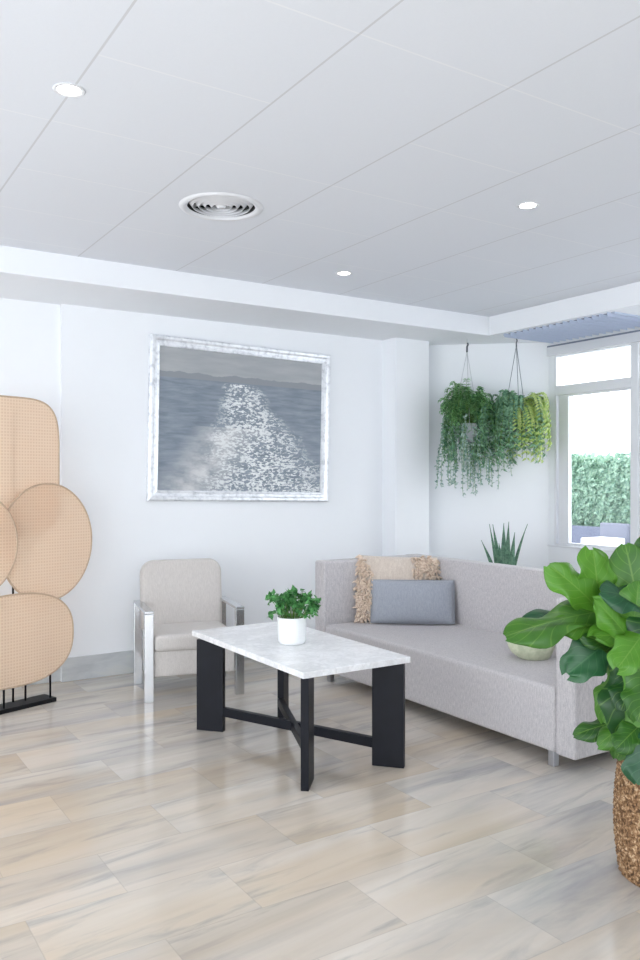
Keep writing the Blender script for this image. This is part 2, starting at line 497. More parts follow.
for ym in (4.4375, 3.5075, 2.5775, 1.6475):
    box(bm, XW-.02, XW+.1, ym-.0374, ym+.0374, .887, 2.671, .004)
struct(obj('trim_5', bm, M['window_white'], smooth=False))

# return-air grille let into the dropped band
g = thing('ceiling_grille', 'long blue grey louvred air grille in the lowered ceiling band above the window', 'air grille', (5.66, 4.727, ZS))
obj('backing', boxbm(-.285, .31, -.58, .58, -.003, -.0005), M['grilleback_shadowline'], g, smooth=False)
bm = bmesh.new()
box(bm, .305, .33, -.595, .595, -.012, 0, .003)
box(bm, -.2951, .3051, -.595, -.57, -.0121, 0, .003); box(bm, -.2951, .3051, .57, .595, -.0121, 0, .003)
obj('grille_frame', bm, M['grille'], g, smooth=False)
bm = bmesh.new()
for k in range(16):
    y = -.55+k*.0733
    box(bm, -.325, .304, -.004, .004, -.034, -.001, M=Matrix.Translation((0, y, 0)))
obj('slats', bm, M['grille'], g, smooth=False)

# round ceiling diffuser
v = thing('ceiling_vent', 'round white air diffuser of dark ringed louvres set in the ceiling', 'air vent', (VX, VY, ZC))
bm = bmesh.new(); lathe(bm, [(.184, .004), (.184, -.006), (.20, -.012), (.222, -.008), (.228, -.0005)], 64)
obj('outer_ring', bm, M['ventwhite'], v)
bm = bmesh.new(); lathe(bm, [(.1845, 0.0), (.1845, .12), (0, .12)], 48)
obj('duct', bm, M['ventdark'], v)
for r_ in (.176, .142, .108, .074):
    bm = bmesh.new(); lathe(bm, [(r_, .022), (r_-.022, -.006), (r_-.024, -.005), (r_-.002, .023)], 56)
    obj('louvre_ring', bm, M['ventwhite'], v)
bm = bmesh.new(); lathe(bm, [(0, -.006), (.022, -.006), (.036, .012), (0, .016)], 32)
obj('centre_cone', bm, M['ventwhite'], v)
bm = bmesh.new()
for k in range(2): box(bm, -.183, .183, -.003, .003, .024, .034, M=Matrix.Rotation(k*math.pi/2+.6, 4, 'Z'))
obj('cross_bars', bm, M['ventwhite'], v, smooth=False)

# recessed downlights
def downlight(x, y, label):
    d = thing('downlight', label, 'ceiling light', (x, y, ZC), 0, 'recessed ceiling downlights')
    bm = bmesh.new(); lathe(bm, [(.042, -.001), (.058, -.001), (.060, -.003), (.055, -.005), (.044, -.005), (.042, -.002)], 40)
    obj('trim_ring', bm, M['ventwhite'], d)
    bm = bmesh.new(); lathe(bm, [(0, -.005), (.03, -.0045), (.043, -.002), (.043, -.001)], 32)
    obj('lens', bm, M['lens'], d)
    L = bpy.data.lights.new('downlight_beam', 'SPOT'); L.energy = 9; L.spot_size = R(110); L.spot_blend = .8
    L.shadow_soft_size = .05; L.color = (1, .95, .88)
    lo = bpy.data.objects.new('downlight_beam', L); COL.objects.link(lo); lo.parent = d; lo.location = (0, 0, -.02)
downlight(.875, 3.13, 'lit recessed downlight nearest the camera, left of the round ceiling vent')
downlight(3.306, 4.845, 'lit recessed downlight near the ceiling step above the framed picture')
downlight(3.322, 3.113, 'lit recessed downlight on the right, above the sofa')

# ------------------------------------------------------------------ framed picture
p = thing('framed_picture', 'large sea photograph in a worn silver frame hanging on the white wall', 'picture', (3.182, YB, 1.977))
p.rotation_euler = (0, R(1.1), 0)
PW, PH, FW = .845, .656, .085
def moulding(bm, A, Bp, inw, prof):
    """sweep profile (inset, out) along A->Bp with mitres"""
    d = (Bp-A).normalized()
    ra = [bm.verts.new(A + (d+inw)*i + Vector((0, -o, 0))) for i, o in prof]
    rb = [bm.verts.new(Bp + (-d+inw)*i + Vector((0, -o, 0))) for i, o in prof]
    n = len(prof)
    for k in range(n): bm.faces.new((ra[k], ra[(k+1) % n], rb[(k+1) % n], rb[k]))
prof = [(0, .002), (0, .038), (.012, .05), (.03, .048), (.042, .036), (.062, .033), (.07, .038), (.08, .036), (FW, .022), (FW, .002)]
cs = [Vector((-PW, 0, -PH)), Vector((PW, 0, -PH)), Vector((PW, 0, PH)), Vector((-PW, 0, PH))]
iw = [Vector((0, 0, 1)), Vector((-1, 0, 0)), Vector((0, 0, -1)), Vector((1, 0, 0))]
bm = bmesh.new()
for k in range(4): moulding(bm, cs[k], cs[(k+1) % 4], iw[k], prof)
bmesh.ops.recalc_face_normals(bm, faces=bm.faces)
obj('picture_frame', bm, M['frame'], p, smooth=False)
bm = bmesh.new(); vs = box(bm, -PW+.07, PW-.07, -.024, -.004, -PH+.07, PH-.07)
uvl = bm.loops.layers.uv.new('UVMap')
for f in bm.faces:
    for l in f.loops:
        l[uvl].uv = ((l.vert.co.x+PW-FW)/(2*(PW-FW)), (l.vert.co.z+PH-FW)/(2*(PH-FW)))
obj('print', bm, M['sea'], p, smooth=False)

# ------------------------------------------------------------------ sofa
s = thing('sofa', 'long heather grey upholstered sofa with square arms and metal legs', 'sofa', (3.83, 4.035, 0))
x0, x1, y0, y1 = -.50, .50, -1.235, 1.235
def leg(nm, x, y, par, mat=M['silver'], h=.08, w=.02):
    obj(nm, boxbm(x-w, x+w, y-w, y+w, 0, h, .003), mat, par, smooth=False)
obj('seat', boxbm(x0, x1-.10, y0+.135, y1-.135, .075, .42, bevel=.028, seg=4), M['sofa'], s)
obj('backrest', boxbm(x1-.145, x1, y0+.001, y1-.001, .0751, .893, bevel=.018, seg=3), M['sofa'], s)
obj('armrest', boxbm(x0-.004, x1-.12, y0, y0+.13, .075, .89, bevel=.018, seg=3), M['sofa'], s)
obj('armrest', boxbm(x0-.004, x1-.12, y1-.13, y1, .075, .89, bevel=.018, seg=3), M['sofa'], s)
for x in (x0+.03, x1-.06):
    for y in (y0+.17, y1-.17):
        leg('leg', x, y, s)

def cushion(bm, w, h, t, n=26, pinch=.06, wob=.0, disc=0.0):
    """pillow standing in xz, thickness along y"""
    g = {}
    for side in (1, -1):
        for i in range(n+1):
            for j in range(n+1):
                a = -1+2*i/n; b = -1+2*j/n
                if side == -1 and (i in (0, n) or j in (0, n)):
                    g[side, i, j] = g[1, i, j]; continue
                prof_ = max(0, (1-abs(a)**2.6)*(1-abs(b)**2.6))**.5
                k = 1-pinch*(1-abs(b)**2 if abs(a) > abs(b) else 1-abs(a)**2)*max(abs(a), abs(b))**3
                x = a*w/2*k*(1-disc*b*b/2)**.5; z = b*h/2*k*(1-disc*a*a/2)**.5
                y = side*t/2*prof_+wob*math.sin(7*a+3*b)*prof_
                g[side, i, j] = bm.verts.new((x, y, z))
    for side in (1, -1):
        for i in range(n):
            for j in range(n):
                q = [g[side, i, j], g[side, i+1, j], g[side, i+1, j+1], g[side, i, j+1]]
                bm.faces.new(q if side == -1 else q[::-1])
    return g

# lumbar cushion, blue grey
def cush_obj(name, label, loc, rot, w, h, t, mat, **k):
    o = thing(name, label, 'cushion', loc)
    o.rotation_euler = rot
    bm = bmesh.new(); cushion(bm, w, h, t, **k)
    c = obj('cover', bm, mat, o)
    return o
lum = cush_obj('lumbar_cushion', 'blue grey rectangular lumbar cushion leaning in the sofa corner', (3.90, 4.805, .588), (R(-14), 0, R(-38)), .63, .325, .15, M['bluecush'], pinch=.03)
bm = bmesh.new()
n = 24; w2, h2 = .315, .1625
pts = []
for a, b in ((-1, -1), (1, -1), (1, 1), (-1, 1)): pts.append((a*w2*.985, 0, b*h2*.985))
full = []
for i in range(4):
    A, B = Vector(pts[i]), Vector(pts[(i+1) % 4])
    for k in range(12):
        q = A.lerp(B, k/12)
        full.append(q)
closed_tube(bm, full, .0035)
obj('piping', bm, M['bluecush'], lum)

tan = cush_obj('tufted_cushion', 'beige square cushion with shaggy tan side panels behind the blue grey cushion', (3.885, 4.97, .668), (R(-12), R(2), R(-31)), .62, .50, .13, M['beige'], pinch=.03)
bm = bmesh.new()
rt = random.Random(3)
for k in range(2600):
    a = rt.uniform(-1, 1); b = rt.uniform(-1, 1); sd = -1 if a < 0 else 1
    if not (a < -.52-.36*b or (a > .38 and b > .35)): continue
    pr = max(0, (1-abs(a)**2.6)*(1-abs(b)**2.6))**.5
    base = Vector((a*.305, -.065*pr+.003, b*.245))
    d = Vector((rt.uniform(-.6, .6)+sd*.3*(abs(a) > .8), -.8*(pr+.15), rt.uniform(-1.1, .3))).normalized()
    L = rt.uniform(.025, .05)
    tube(bm, [base, base+d*L*.6, base+d*L+Vector((0, 0, -.008))], [.006, .008, .003], 5)
obj('shaggy_tufts', bm, M['tuft'], tan)

cush_obj('round_cushion', 'pale cream green cushion at the near end of the sofa seat, behind leaves', (3.76, 3.50, .535), (R(-30), R(14), R(-30)), .30, .27, .18, M['cream'], pinch=.0, wob=.006, disc=.85)

# ------------------------------------------------------------------ armchair
c = thing('armchair', 'grey upholstered armchair with flat chrome legs under the picture', 'armchair', (2.375, 5.475, 0), R(-12.5))
hw, hd = .345, .29      # half width / half depth over the chrome bands
bw, bt = .062, .022
for sx in (-1, 1):
    xa, xb = (-hw, -hw+bw) if sx < 0 else (hw-bw, hw)
    for yy in (-hd, hd-bt-.02):
        obj('leg', boxbm(xa, xb, yy, yy+bt+.02, 0, .598, .004), M['chrome'], c, smooth=False)
    obj('armrest', boxbm(xa, xb, -hd, hd, .598, .615, .004), M['chrome'], c, smooth=False)
obj('seat_base', boxbm(-hw+bw+.002, hw-bw-.002, -hd+.02, hd-.03, .165, .34, .012, 3), M['chair'], c)
obj('seat_cushion', boxbm(-hw+bw+.004, hw-bw-.004, -hd-.005, hd-.08, .335, .45, .035, 4), M['chair'], c)
# backrest: rounded slab, curved slightly, reclined
def rounded_slab(w, h, t, r, n=10, topr=None):
    bm = bmesh.new()
    prof = []
    for (cx, cz, a0) in ((w/2-r, h-r, 0), (-w/2+r, h-r, 90)):
        for k in range(n+1):
            a = R(a0+90*k/n); prof.append((cx+r*math.cos(a), cz+r*math.sin(a)))
    prof += [(-w/2, .0), (w/2, .0)]
    fr = [bm.verts.new((x, -t/2, z)) for x, z in prof]
    bk = [bm.verts.new((x, t/2, z)) for x, z in prof]
    bm.faces.new(fr); bm.faces.new(bk[::-1])
    m = len(prof)
    for k in range(m): bm.faces.new((fr[k], bk[k], bk[(k+1) % m], fr[(k+1) % m]))
    bmesh.ops.recalc_face_normals(bm, faces=bm.faces)
    es = [e for e in bm.edges if (e.verts[0] in fr and e.verts[1] in fr) or (e.verts[0] in bk and e.verts[1] in bk)]
    bmesh.ops.bevel(bm, geom=es, offset=min(t*.35, .03), segments=4, profile=.5, affect='EDGES')
    return bm
obj('backrest', rounded_slab(.60, .50, .11, .10), M['chair'], c, loc=(0, hd-.075, .41), rot=(R(-6), 0, 0))

# ------------------------------------------------------------------ coffee table
t = thing('coffee_table', 'coffee table with a white marble top on black crossed plank legs', 'coffee table', (2.385, 4.015, 0))
tw, tl, tz = .325, .65, .575
obj('tabletop', boxbm(-tw-.005, tw+.005, -tl-.005, tl+.005, tz-.032, tz, .004), M['marble'], t, smooth=False)
bm0 = None
ll, lt = .17, .04
for sx in (-1, 1):
    for sy in (-1, 1):
        ang = math.atan2(sy*1.15, sx*1.0)     # plank points along the 45 degree line
        cx, cy = sx*(tw-.075)-(.034 if sy > 0 else .012), (tl-.17 if sy > 0 else -tl+.065)
        Mx = Matrix.Translation((cx, cy, 0)) @ Matrix.Rotation(ang, 4, 'Z')
        obj('leg', boxbm(-ll/2, ll/2, -lt/2, lt/2, 0, tz-.032, .003, M=Mx), M['black'], t, smooth=False)
# crossed stretchers
for sg, zz in ((1, .118), (-1, .1181)):
    A, B = (Vector((-(tw-.075)-.012, -tl+.065, 0)), Vector((tw-.109, tl-.17, 0))) if sg > 0 else (Vector((-(tw-.075)-.034, tl-.17, 0)), Vector((tw-.087, -tl+.065, 0)))
    pk = math.atan2(1.15, 1.0); off = Vector((math.cos(pk), sg*math.sin(pk), 0))*.082
    A = A+off; B = B-off
    d = B-A; L = d.length; a = math.atan2(d.y, d.x)
    mid = (A+B)/2
    Mx = Matrix.Translation((mid.x, mid.y, zz)) @ Matrix.Rotation(a, 4, 'Z')
    obj('stretcher', boxbm(-L/2-.012, L/2+.012, -.017, .017, -.026, .026, .003, M=Mx), M['black'], t, smooth=False)

# ------------------------------------------------------------------ foliage tools
def big_leaf(L, W, seed, droop=.25, fold=.18, lob=.17, cord=.28, nu=22, nv=14, wave=.065):
    """broad leaf along +x, upper side +z"""
    rr = random.Random(seed); ph = rr.uniform(0, 6)
    bm = bmesh.new(); uvl = bm.loops.layers.uv.new('UVMap')
    g = []
    for i in range(nu+1):
        u = i/nu
        hw_ = max(.02, 1-abs(2*u**.9-1)**2.5)**.5*(.80+.28*u)
        hw_ *= 1+lob*math.sin(u*17+ph)*(.5+.5*u)*(1-u**6)
        row = []
        for j in range(nv+1):
            s_ = -1+2*j/nv
            y = s_*W/2*hw_
            x = L*u - cord*L*(abs(s_)**1.5)*(1-u)**2*.9 + .05*L*math.sin(s_*9+ph)*abs(s_)**3
            z = fold*abs(y) - droop*L*u*u + wave*L*math.sin(u*9+s_*2.5+ph)*abs(s_)**1.6 - .12*W*abs(s_)**3
            row.append(bm.verts.new((x, y, z)))
        g.append(row)
    for i in range(nu):
        for j in range(nv):
            f = bm.faces.new((g[i][j], g[i+1][j], g[i+1][j+1], g[i][j+1]))
            for l, (a, b) in zip(f.loops, ((i, j), (i+1, j), (i+1, j+1), (i, j+1))):
                l[uvl].uv = (a/nu, b/nv)
    return bm

def frame_from(d, n):
    d = Vector(d).normalized(); n = Vector(n); n = (n-d*n.dot(d)).normalized()
    y = n.cross(d)
    return Matrix((d, y, n)).transposed().to_4x4()

def small(bm, p, d, n, L, W, mat=0, bend=.25):
    """folded pointed leaf of four faces"""
    F = frame_from(d, n)
    P = lambda x, y, z: bm.verts.new(Vector(p)+(F @ Vector((x*L, y*W, z*L))))
    a = P(0, 0, 0); b = P(.35, .5, .08); c_ = P(1, 0, -bend); e = P(.35, -.5, .08); m = P(.5, 0, 0)
    for q in ((a, m, b), (b, m, c_), (a, e, m), (e, c_, m)):
        f = bm.faces.new(q); f.material_index = mat

def rnd_dir(rr, up=.0):
    while True:
        v_ = Vector((rr.uniform(-1, 1), rr.uniform(-1, 1), rr.uniform(-1, 1)))
        if .1 < v_.length < 1: break
    v_.normalize(); v_.z += up
    return v_.normalized()

# ------------------------------------------------------------------ little pot plant on the table
q = thing('potted_plant', 'small bushy green plant in a white pot on the marble table', 'plant', (2.372, 4.0, tz))
bm = bmesh.new(); lathe(bm, [(0, .006), (.066, .0), (.074, .004), (.079, .02), (.083, .148), (.081, .152), (.077, .15), (.075, .13), (0, .128)], 48)
obj('pot', bm, M['ceramic'], q)
rr = random.Random(11)
bm = bmesh.new(); bs = bmesh.new()
for k in range(60):
    a = rr.uniform(0, 2*math.pi); rad = math.sqrt(rr.uniform(0, 1))*.145; hz = .165+rr.uniform(.0, .125)*(1-rad*2.6)+.012
    tip = Vector((rad*math.cos(a), rad*math.sin(a), hz)); b0 = Vector((tip.x*.35, tip.y*.35, .127))
    tube(bs, [b0, b0.lerp(tip, .5)+Vector((0, 0, .015)), tip], .0016, 5)
    for j in range(9):
        dd = rnd_dir(rr, .25); pp = tip+rnd_dir(rr)*rr.uniform(0, .022)
        small(bm, pp, dd, rnd_dir(rr, 1.2), rr.uniform(.028, .045), rr.uniform(.022, .034))
obj('foliage', bm, M['herb'], q); obj('stem', bs, M['greenstem'], q)

# ------------------------------------------------------------------ hanging planters
def hanger(root, ztop, potr, potz, mat):
    """three cords from the hook to the pot rim"""
    for k in range(3):
        a = 2*math.pi*k/3+.5
        bm = bmesh.new(); tube(bm, [(0, 0, ztop), (potr*math.cos(a), potr*math.sin(a), potz)], .003, 6)
        obj('cord', bm, mat, root)

def vine(bm, bs, start, rr, length, step, mat, L, W, swing=.02, dens=2):
    pts = [Vector(start)]; d = Vector((rr.uniform(-.35, .35), rr.uniform(-.35, .35), -1))
    while (pts[0].z-pts[-1].z) < length:
        d.x += rr.uniform(-swing, swing)*4; d.y += rr.uniform(-swing, swing)*4; d.x *= .85; d.y *= .85
        d.z = -1; pts.append(pts[-1]+d.normalized()*step)
        for _ in range(dens):
            small(bm, pts[-1], rnd_dir(rr, -.35), rnd_dir(rr, .5), L*rr.uniform(.7, 1.2), W*rr.uniform(.7, 1.2), mat)
    tube(bs, pts, .0015, 4)

pr_ = R(-32.63)
h1 = thing('hanging_planter', 'bushy dark green trailing plant hanging on the left, farther from the window', 'hanging plant', (5.245, 5.665, 1.963), pr_)
h1.scale = (1.10, 1.10, 1.10)
bm = bmesh.new(); lathe(bm, [(0, -.10), (.08, -.10), (.115, -.06), (.13, .03), (.135, .05), (.125, .05), (.115, .02), (0, .02)], 40)
obj('pot', bm, M['greypot'], h1)
hanger(h1, .66, .13, .05, M['cord'])
bm = bmesh.new(); tube(bm, [(0, 0, .66), (0, 0, .7699)], .0015, 6); obj('hanging_line', bm, M['cord'], h1)
bm = bmesh.new(); tube(bm, [(0, 0, .655), (0, 0, .70), (.008, 0, .72), (.004, 0, .735)], .008, 8); obj('hook', bm, M['darkhook'], h1)
rr = random.Random(21); bm = bmesh.new(); bs = bmesh.new()
for k in range(240):      # arching fronds from the pot
    a = rr.uniform(0, 2*math.pi); out = rr.uniform(.10, .235); hgt = rr.uniform(.15, .46)*(1-.4*out/.235)+.12
    drop = rr.uniform(-.05, .22)
    e_ = Vector((math.cos(a), math.sin(a), 0))
    P0 = e_*.05+Vector((0, 0, .03)); P1 = e_*out*.75+Vector((0, 0, hgt)); P2 = e_*out+Vector((0, 0, hgt*.75-drop))
    n = 11; pts = [P0*(1-u)**2+P1*2*u*(1-u)+P2*u*u for u in [i/n for i in range(n+1)]]
    tube(bs, pts, .0015, 4)
    for i in range(2, n+1):
        tdir = (pts[i]-pts[i-1]).normalized(); sd = tdir.cross(Vector((0, 0, 1))); sd.normalize()
        for sg in (-1, 1):
            small(bm, pts[i], sd*sg+tdir*.5, Vector((0, 0, 1))+rnd_dir(rr)*.4, .045, .017, 0)
obj('foliage', bm, M['fern'], h1)
bm = bmesh.new()
for k in range(40):
    a = rr.uniform(0, 2*math.pi); r0 = rr.uniform(.13, .215)
    left = math.cos(a) < -.2
    vine(bm, bs, (r0*math.cos(a), r0*math.sin(a), rr.uniform(.0, .15)), rr, rr.uniform(.28, .62) if not left else rr.uniform(.25, .58), .027, 0, .03, .02)
obj('trailing_vines', bm, M['variegated'], h1)
bm = bmesh.new()
for k in range(60):
    a = rr.uniform(-1.3, 1.3)if rr.random() < .75 else rr.uniform(2.2, 4.2); r0 = rr.uniform(.13, .23)
    vine(bm, bs, (r0*math.cos(a), r0*math.sin(a), rr.uniform(.05, .25)), rr, rr.uniform(.15, .40), .02, 0, .034, .022, dens=3)
obj('leafy_shoots', bm, M['deepfern'], h1)
obj('stem', bs, M['greenstem'], h1)

h2 = thing('hanging_planter', 'dark pot of yellow green fern hanging next to the window', 'hanging plant', (5.59, 5.38, 2.078), pr_)
h2.scale = (1.05, 1.05, 1.05)
bm = bmesh.new(); lathe(bm, [(0, -.13), (.09, -.13), (.125, -.08), (.14, .05), (.145, .07), (.135, .07), (.12, .03), (0, .03)], 40)
obj('pot', bm, M['slatepot'], h2)
hanger(h2, .63, .10, .07, M['chain'])
bm = bmesh.new(); tube(bm, [(0, 0, .61), (0, 0, .65), (.006, 0, .67), (0, 0, .697)], .006, 8); obj('hook', bm, M['darkhook'], h2)
bmA = bmesh.new(); bmB = bmesh.new(); bs = bmesh.new()
for k in range(250):
    a = rr.uniform(0, 2*math.pi) if k % 3 else rr.uniform(-1.2, 1.0); right = math.cos(a) > .15
    e_ = Vector((math.cos(a), math.sin(a), 0))
    out = rr.uniform(.14, .31 if right else .25); hgt = rr.uniform(.0, .26)+.08
    drop = rr.uniform(.02, .50 if not right else .44)
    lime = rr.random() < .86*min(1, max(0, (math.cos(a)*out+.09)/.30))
    P0 = e_*.06+Vector((0, 0, .05)); P1 = e_*out*.9+Vector((0, 0, hgt)); P2 = e_*out+Vector((0, 0, hgt*.5-drop))
    n = 14; pts = [P0*(1-u)**2+P1*2*u*(1-u)+P2*u*u for u in [i/n for i in range(n+1)]]
    tube(bs, pts, .0015, 4)
    for i in range(3, n+1):
        tdir = (pts[i]-pts[i-1]).normalized(); sd = tdir.cross(e_.cross(Vector((0, 0, 1))).cross(tdir)+Vector((0, 0, .01)))
        if sd.length < .01: sd = Vector((1, 0, 0))
        sd = e_.cross(Vector((0, 0, 1))).normalized()
        for sg in (-1, 1):
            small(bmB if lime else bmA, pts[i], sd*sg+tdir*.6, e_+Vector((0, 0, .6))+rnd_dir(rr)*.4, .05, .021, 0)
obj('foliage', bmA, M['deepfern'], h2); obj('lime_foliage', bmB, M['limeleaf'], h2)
bm = bmesh.new()
for k in range(26):
    a = rr.uniform(0, 2*math.pi); r0 = rr.uniform(.14, .22)
    vine(bm, bs, (r0*math.cos(a), r0*math.sin(a), rr.uniform(-.1, .08)), rr, rr.uniform(.2, .42), .028, 0, .028, .017, dens=1)
obj('trailing_vines', bm, M['variegated'], h2)
obj('stem', bs, M['greenstem'], h2)

# ------------------------------------------------------------------ snake plant behind the sofa
sp = thing('snake_plant', 'spiky dark green snake plant standing behind the sofa', 'plant', (5.15, 5.08, 0), pr_)
bm = bmesh.new(); lathe(bm, [(0, 0), (.12, 0), (.16, .55), (.155, .56), (.145, .55), (.14, .50), (0, .50)], 40)
obj('pot', bm, M['ceramic'], sp)
bm = bmesh.new()
lv = [(-.02, .0, 1.13, -.015, .03), (.03, .03, 1.14, .035, .026), (-.05, .0, 1.12, -.11, .022), (.06, 0, 1.05, .08, .028), (-.06, .05, .98, -.20, .02),
      (.07, .04, 1.12, .20, .016), (.0, -.05, 1.02, .01, .03), (-.02, -.06, .96, -.07, .03), (.04, -.05, .98, .06, .028), (-.08, .02, 1.12, -.135, .016)]
for (x, y, z, dx, w) in lv:
    n = 10; rows = []
    for i in range(n+1):
        u = i/n; cx = x*.6+(dx-x*.6)*u**1.5; cz = .48+(z-.48)*u
        hw_ = w*(.62+.38*math.sin(math.pi*min(u*1.1, 1)))*(1-u**5) if u < 1 else .001
        rows.append([bm.verts.new((cx-hw_, y+.012, cz)), bm.verts.new((cx, y-.004, cz)), bm.verts.new((cx+hw_, y+.012, cz))])
    for i in range(n):
        for k in range(2): bm.faces.new((rows[i][k], rows[i][k+1], rows[i+1][k+1], rows[i+1][k]))
obj('leaves', bm, M['snake'], sp)

# ------------------------------------------------------------------ rattan screen
e = Vector((.946, .324, 0)); rz = math.atan2(e.y, e.x)
sc = thing('rattan_screen', 'overlapping rounded woven rattan panels on thin black rods and a black base', 'decorative screen', (1.455, 5.72, 0), rz)
# local x along the base to the right, -y towards the room
obj('base', boxbm(-1.0, .012, -.085, .06, 0, .028, .003), M['blackmetal'], sc, smooth=False)
def panel(outline, y, zc, xc):
    pn = obj('panel', bmesh.new(), M['weave'], sc, loc=(xc, y, zc))
    bm = bmesh.new()
    fr = [bm.verts.new((a, -.002, b)) for a, b in outline]; bk = [bm.verts.new((a, .002, b)) for a, b in outline]
    bm.faces.new(fr[::-1]); bm.faces.new(bk)
    for k in range(len(fr)): bm.faces.new((fr[k], fr[(k+1) % len(fr)], bk[(k+1) % len(fr)], bk[k]))
    bm.to_mesh(pn.data); bm.free()
    bm = bmesh.new(); closed_tube(bm, [(a, 0, b) for a, b in outline], .0065)
    obj('rim', bm, M['caneframe'], pn)
def superell(a, b, pw=2.0, n=72):
    return [(a*math.copysign(abs(math.cos(k*2*math.pi/n))**(2/pw), math.cos(k*2*math.pi/n)),
             b*math.copysign(abs(math.sin(k*2*math.pi/n))**(2/pw), math.sin(k*2*math.pi/n))) for k in range(n)]
panel(superell(.40, .46, 4.5), .03, 1.59, -.295)      # tall back panel
panel(superell(.355, .40, 2.0), -.005, 1.075, -.005)   # right disc
panel(superell(.32, .34, 2.0), -.04, 1.09, -.575)      # left disc
panel(superell(.44, .30, 2.5), -.07, .455, -.29)      # low wide panel
for x, y, ztop in ((-.02, -.058, .66), (-.165, .007, 1.43), (-.235, .042, 1.95), (-.36, -.058, .70), (-.56, -.028, 1.36), (-.72, .042, 1.9)):
    bm = bmesh.new(); tube(bm, [(x, y, .02), (x, y, ztop)], .007, 8); obj('rod', bm, M['blackmetal'], sc)

# ------------------------------------------------------------------ foreground plant in a basket
B = Vector((2.805, 1.90, 0))
fp = thing('potted_plant', 'large broad-leaved green plant in a brown woven basket in the right foreground', 'plant', B, pr_)
S = 264.0
def loc_(u, v_, y=0.0):
    k = (3.11+y)/3.11
    return Vector(((u-320)*k/S-1.308, y, 1.5-(v_-480)*k/S))
nth, nz = 168, 100; H = .47
bm = bmesh.new(); grid = []
for j in range(nz+1):
    z = H*j/nz; u = z/H
    R0 = .178+.028*math.sin(math.pi*min(1, u*.85+.1))-.012*(u > .97)
    row_ = int(u*24); ff = u*24-row_
    ring = []
    for i in range(nth):
        a = 2*math.pi*i/nth
        wv_ = math.sin(28*a+math.pi*(row_ % 2))
        r_ = R0+.007*math.sin(math.pi*ff)*(.55+.75*wv_)
        ring.append(bm.verts.new((r_*math.cos(a), r_*math.sin(a), z)))
    grid.append(ring)
for j in range(nz):
    for i in range(nth):
        bm.faces.new((grid[j][i], grid[j][(i+1) % nth], grid[j+1][(i+1) % nth], grid[j+1][i]))
bm.faces.new(grid[0][::-1])
# inner lip
lip = [bm.verts.new((.165*math.cos(2*math.pi*i/nth), .165*math.sin(2*math.pi*i/nth), H-.005)) for i in range(nth)]
inn = [bm.verts.new((.16*math.cos(2*math.pi*i/nth), .16*math.sin(2*math.pi*i/nth), H-.06)) for i in range(nth)]
for i in range(nth):
    k = (i+1) % nth
    bm.faces.new((grid[nz][i], grid[nz][k], lip[k], lip[i])); bm.faces.new((lip[i], lip[k], inn[k], inn[i]))
obj('basket', bm, M['basket'], fp)
bm = bmesh.new(); lathe(bm, [(0, H-.05), (.159, H-.055)], 40); obj('soil', bm, M['soil'], fp)
bs = bmesh.new()
def leaf(base, tip, W, nrm, seed, mat='bigleaf', **kw):
    base, tip = Vector(base), Vector(tip)
    L = (tip-base).length
    bm = big_leaf(L*1.06, W, seed, **kw)
    F = frame_from(tip-base, nrm); F.translation = base
    bm.transform(F)
    lf = obj('leaf', bm, M[mat], fp)
    root = Vector((base.x*.12, base.y*.12, H-.06)); md = (root+base)/2+Vector((base.x*-.18, base.y*-.18, .14))
    n = 12
    tube(bs, [root*(1-u)**2+md*2*u*(1-u)+base*u*u for u in [i/n for i in range(n+1)]], [.008-.004*i/n for i in range(n+1)], 6)
    return lf
CAM = Vector((0, -1, .35))
def px(u0, v0, y0_, u1, v1, y1_, W, nrm, seed, mat='bigleaf', **kw):
    return leaf(loc_(u0, v0, y0_), loc_(u1, v1, y1_), W/S, nrm, seed, mat, **kw)
px(588, 606, .0, 553, 568, -.05, 38, (-.3, -.75, .6), 1)
px(590, 604, .03, 592, 557, -.02, 42, (.1, -.8, .6), 2)
px(592, 612, .0, 506, 624, -.16, 48, (-.1, -.45, .9), 3, droop=.12)
px(596, 616, .08, 524, 606, .05, 44, (-.1, -.35, .9), 4, 'darkleaf')
px(594, 624, -.02, 548, 622, -.12, 26, (0, -.7, .7), 5)
px(604, 640, .0, 566, 668, -.06, 42, (-.35, -.9, .3), 6, 'darkleaf', fold=.3)
px(632, 612, .03, 622, 552, .0, 52, (-.25, -.85, .5), 7)
px(640, 606, -.04, 606, 584, -.12, 44, (0, -.6, .8), 8, 'darkleaf')
px(655, 600, .05, 652, 538, .02, 60, (.1, -.8, .6), 9)
px(636, 640, -.05, 600, 628, -.16, 40, (-.1, -.7, .7), 10)
px(640, 646, -.1, 622, 738, -.17, 66, (-.25, -.95, .3), 11, droop=.18)
px(628, 664, -.03, 597, 716, -.08, 44, (-.5, -.8, .3), 12)
px(614, 722, .0, 572, 728, -.04, 24, (0, -.6, .8), 13)
px(632, 716, -.05, 594, 738, -.1, 26, (-.2, -.7, .7), 14)
px(648, 728, -.16, 634, 782, -.235, 44, (-.2, -.95, .3), 15, 'darkleaf', droop=.1)
px(640, 690, -.02, 612, 752, -.1, 40, (-.4, -.9, .2), 16)
px(660, 640, -.15, 640, 700, -.24, 60, (0, -.9, .4), 17)
px(650, 620, -.1, 640, 660, -.2, 54, (.1, -.8, .6), 18)
px(622, 690, .05, 606, 640, .06, 40, (-.3, -.9, .3), 19)
px(625, 720, .04, 605, 690, .02, 36, (-.4, -.8, .4), 22, 'darkleaf')
px(650, 700, -.1, 634, 742, -.2, 46, (-.1, -.9, .4), 23)
px(640, 640, .1, 604, 602, .1, 46, (-.2, -.9, .4), 24, 'darkleaf')
px(622, 640, -.1, 598, 604, -.16, 30, (-.2, -.8, .6), 61)
px(634, 636, -.14, 616, 660, -.24, 34, (-.2, -.9, .4), 62)
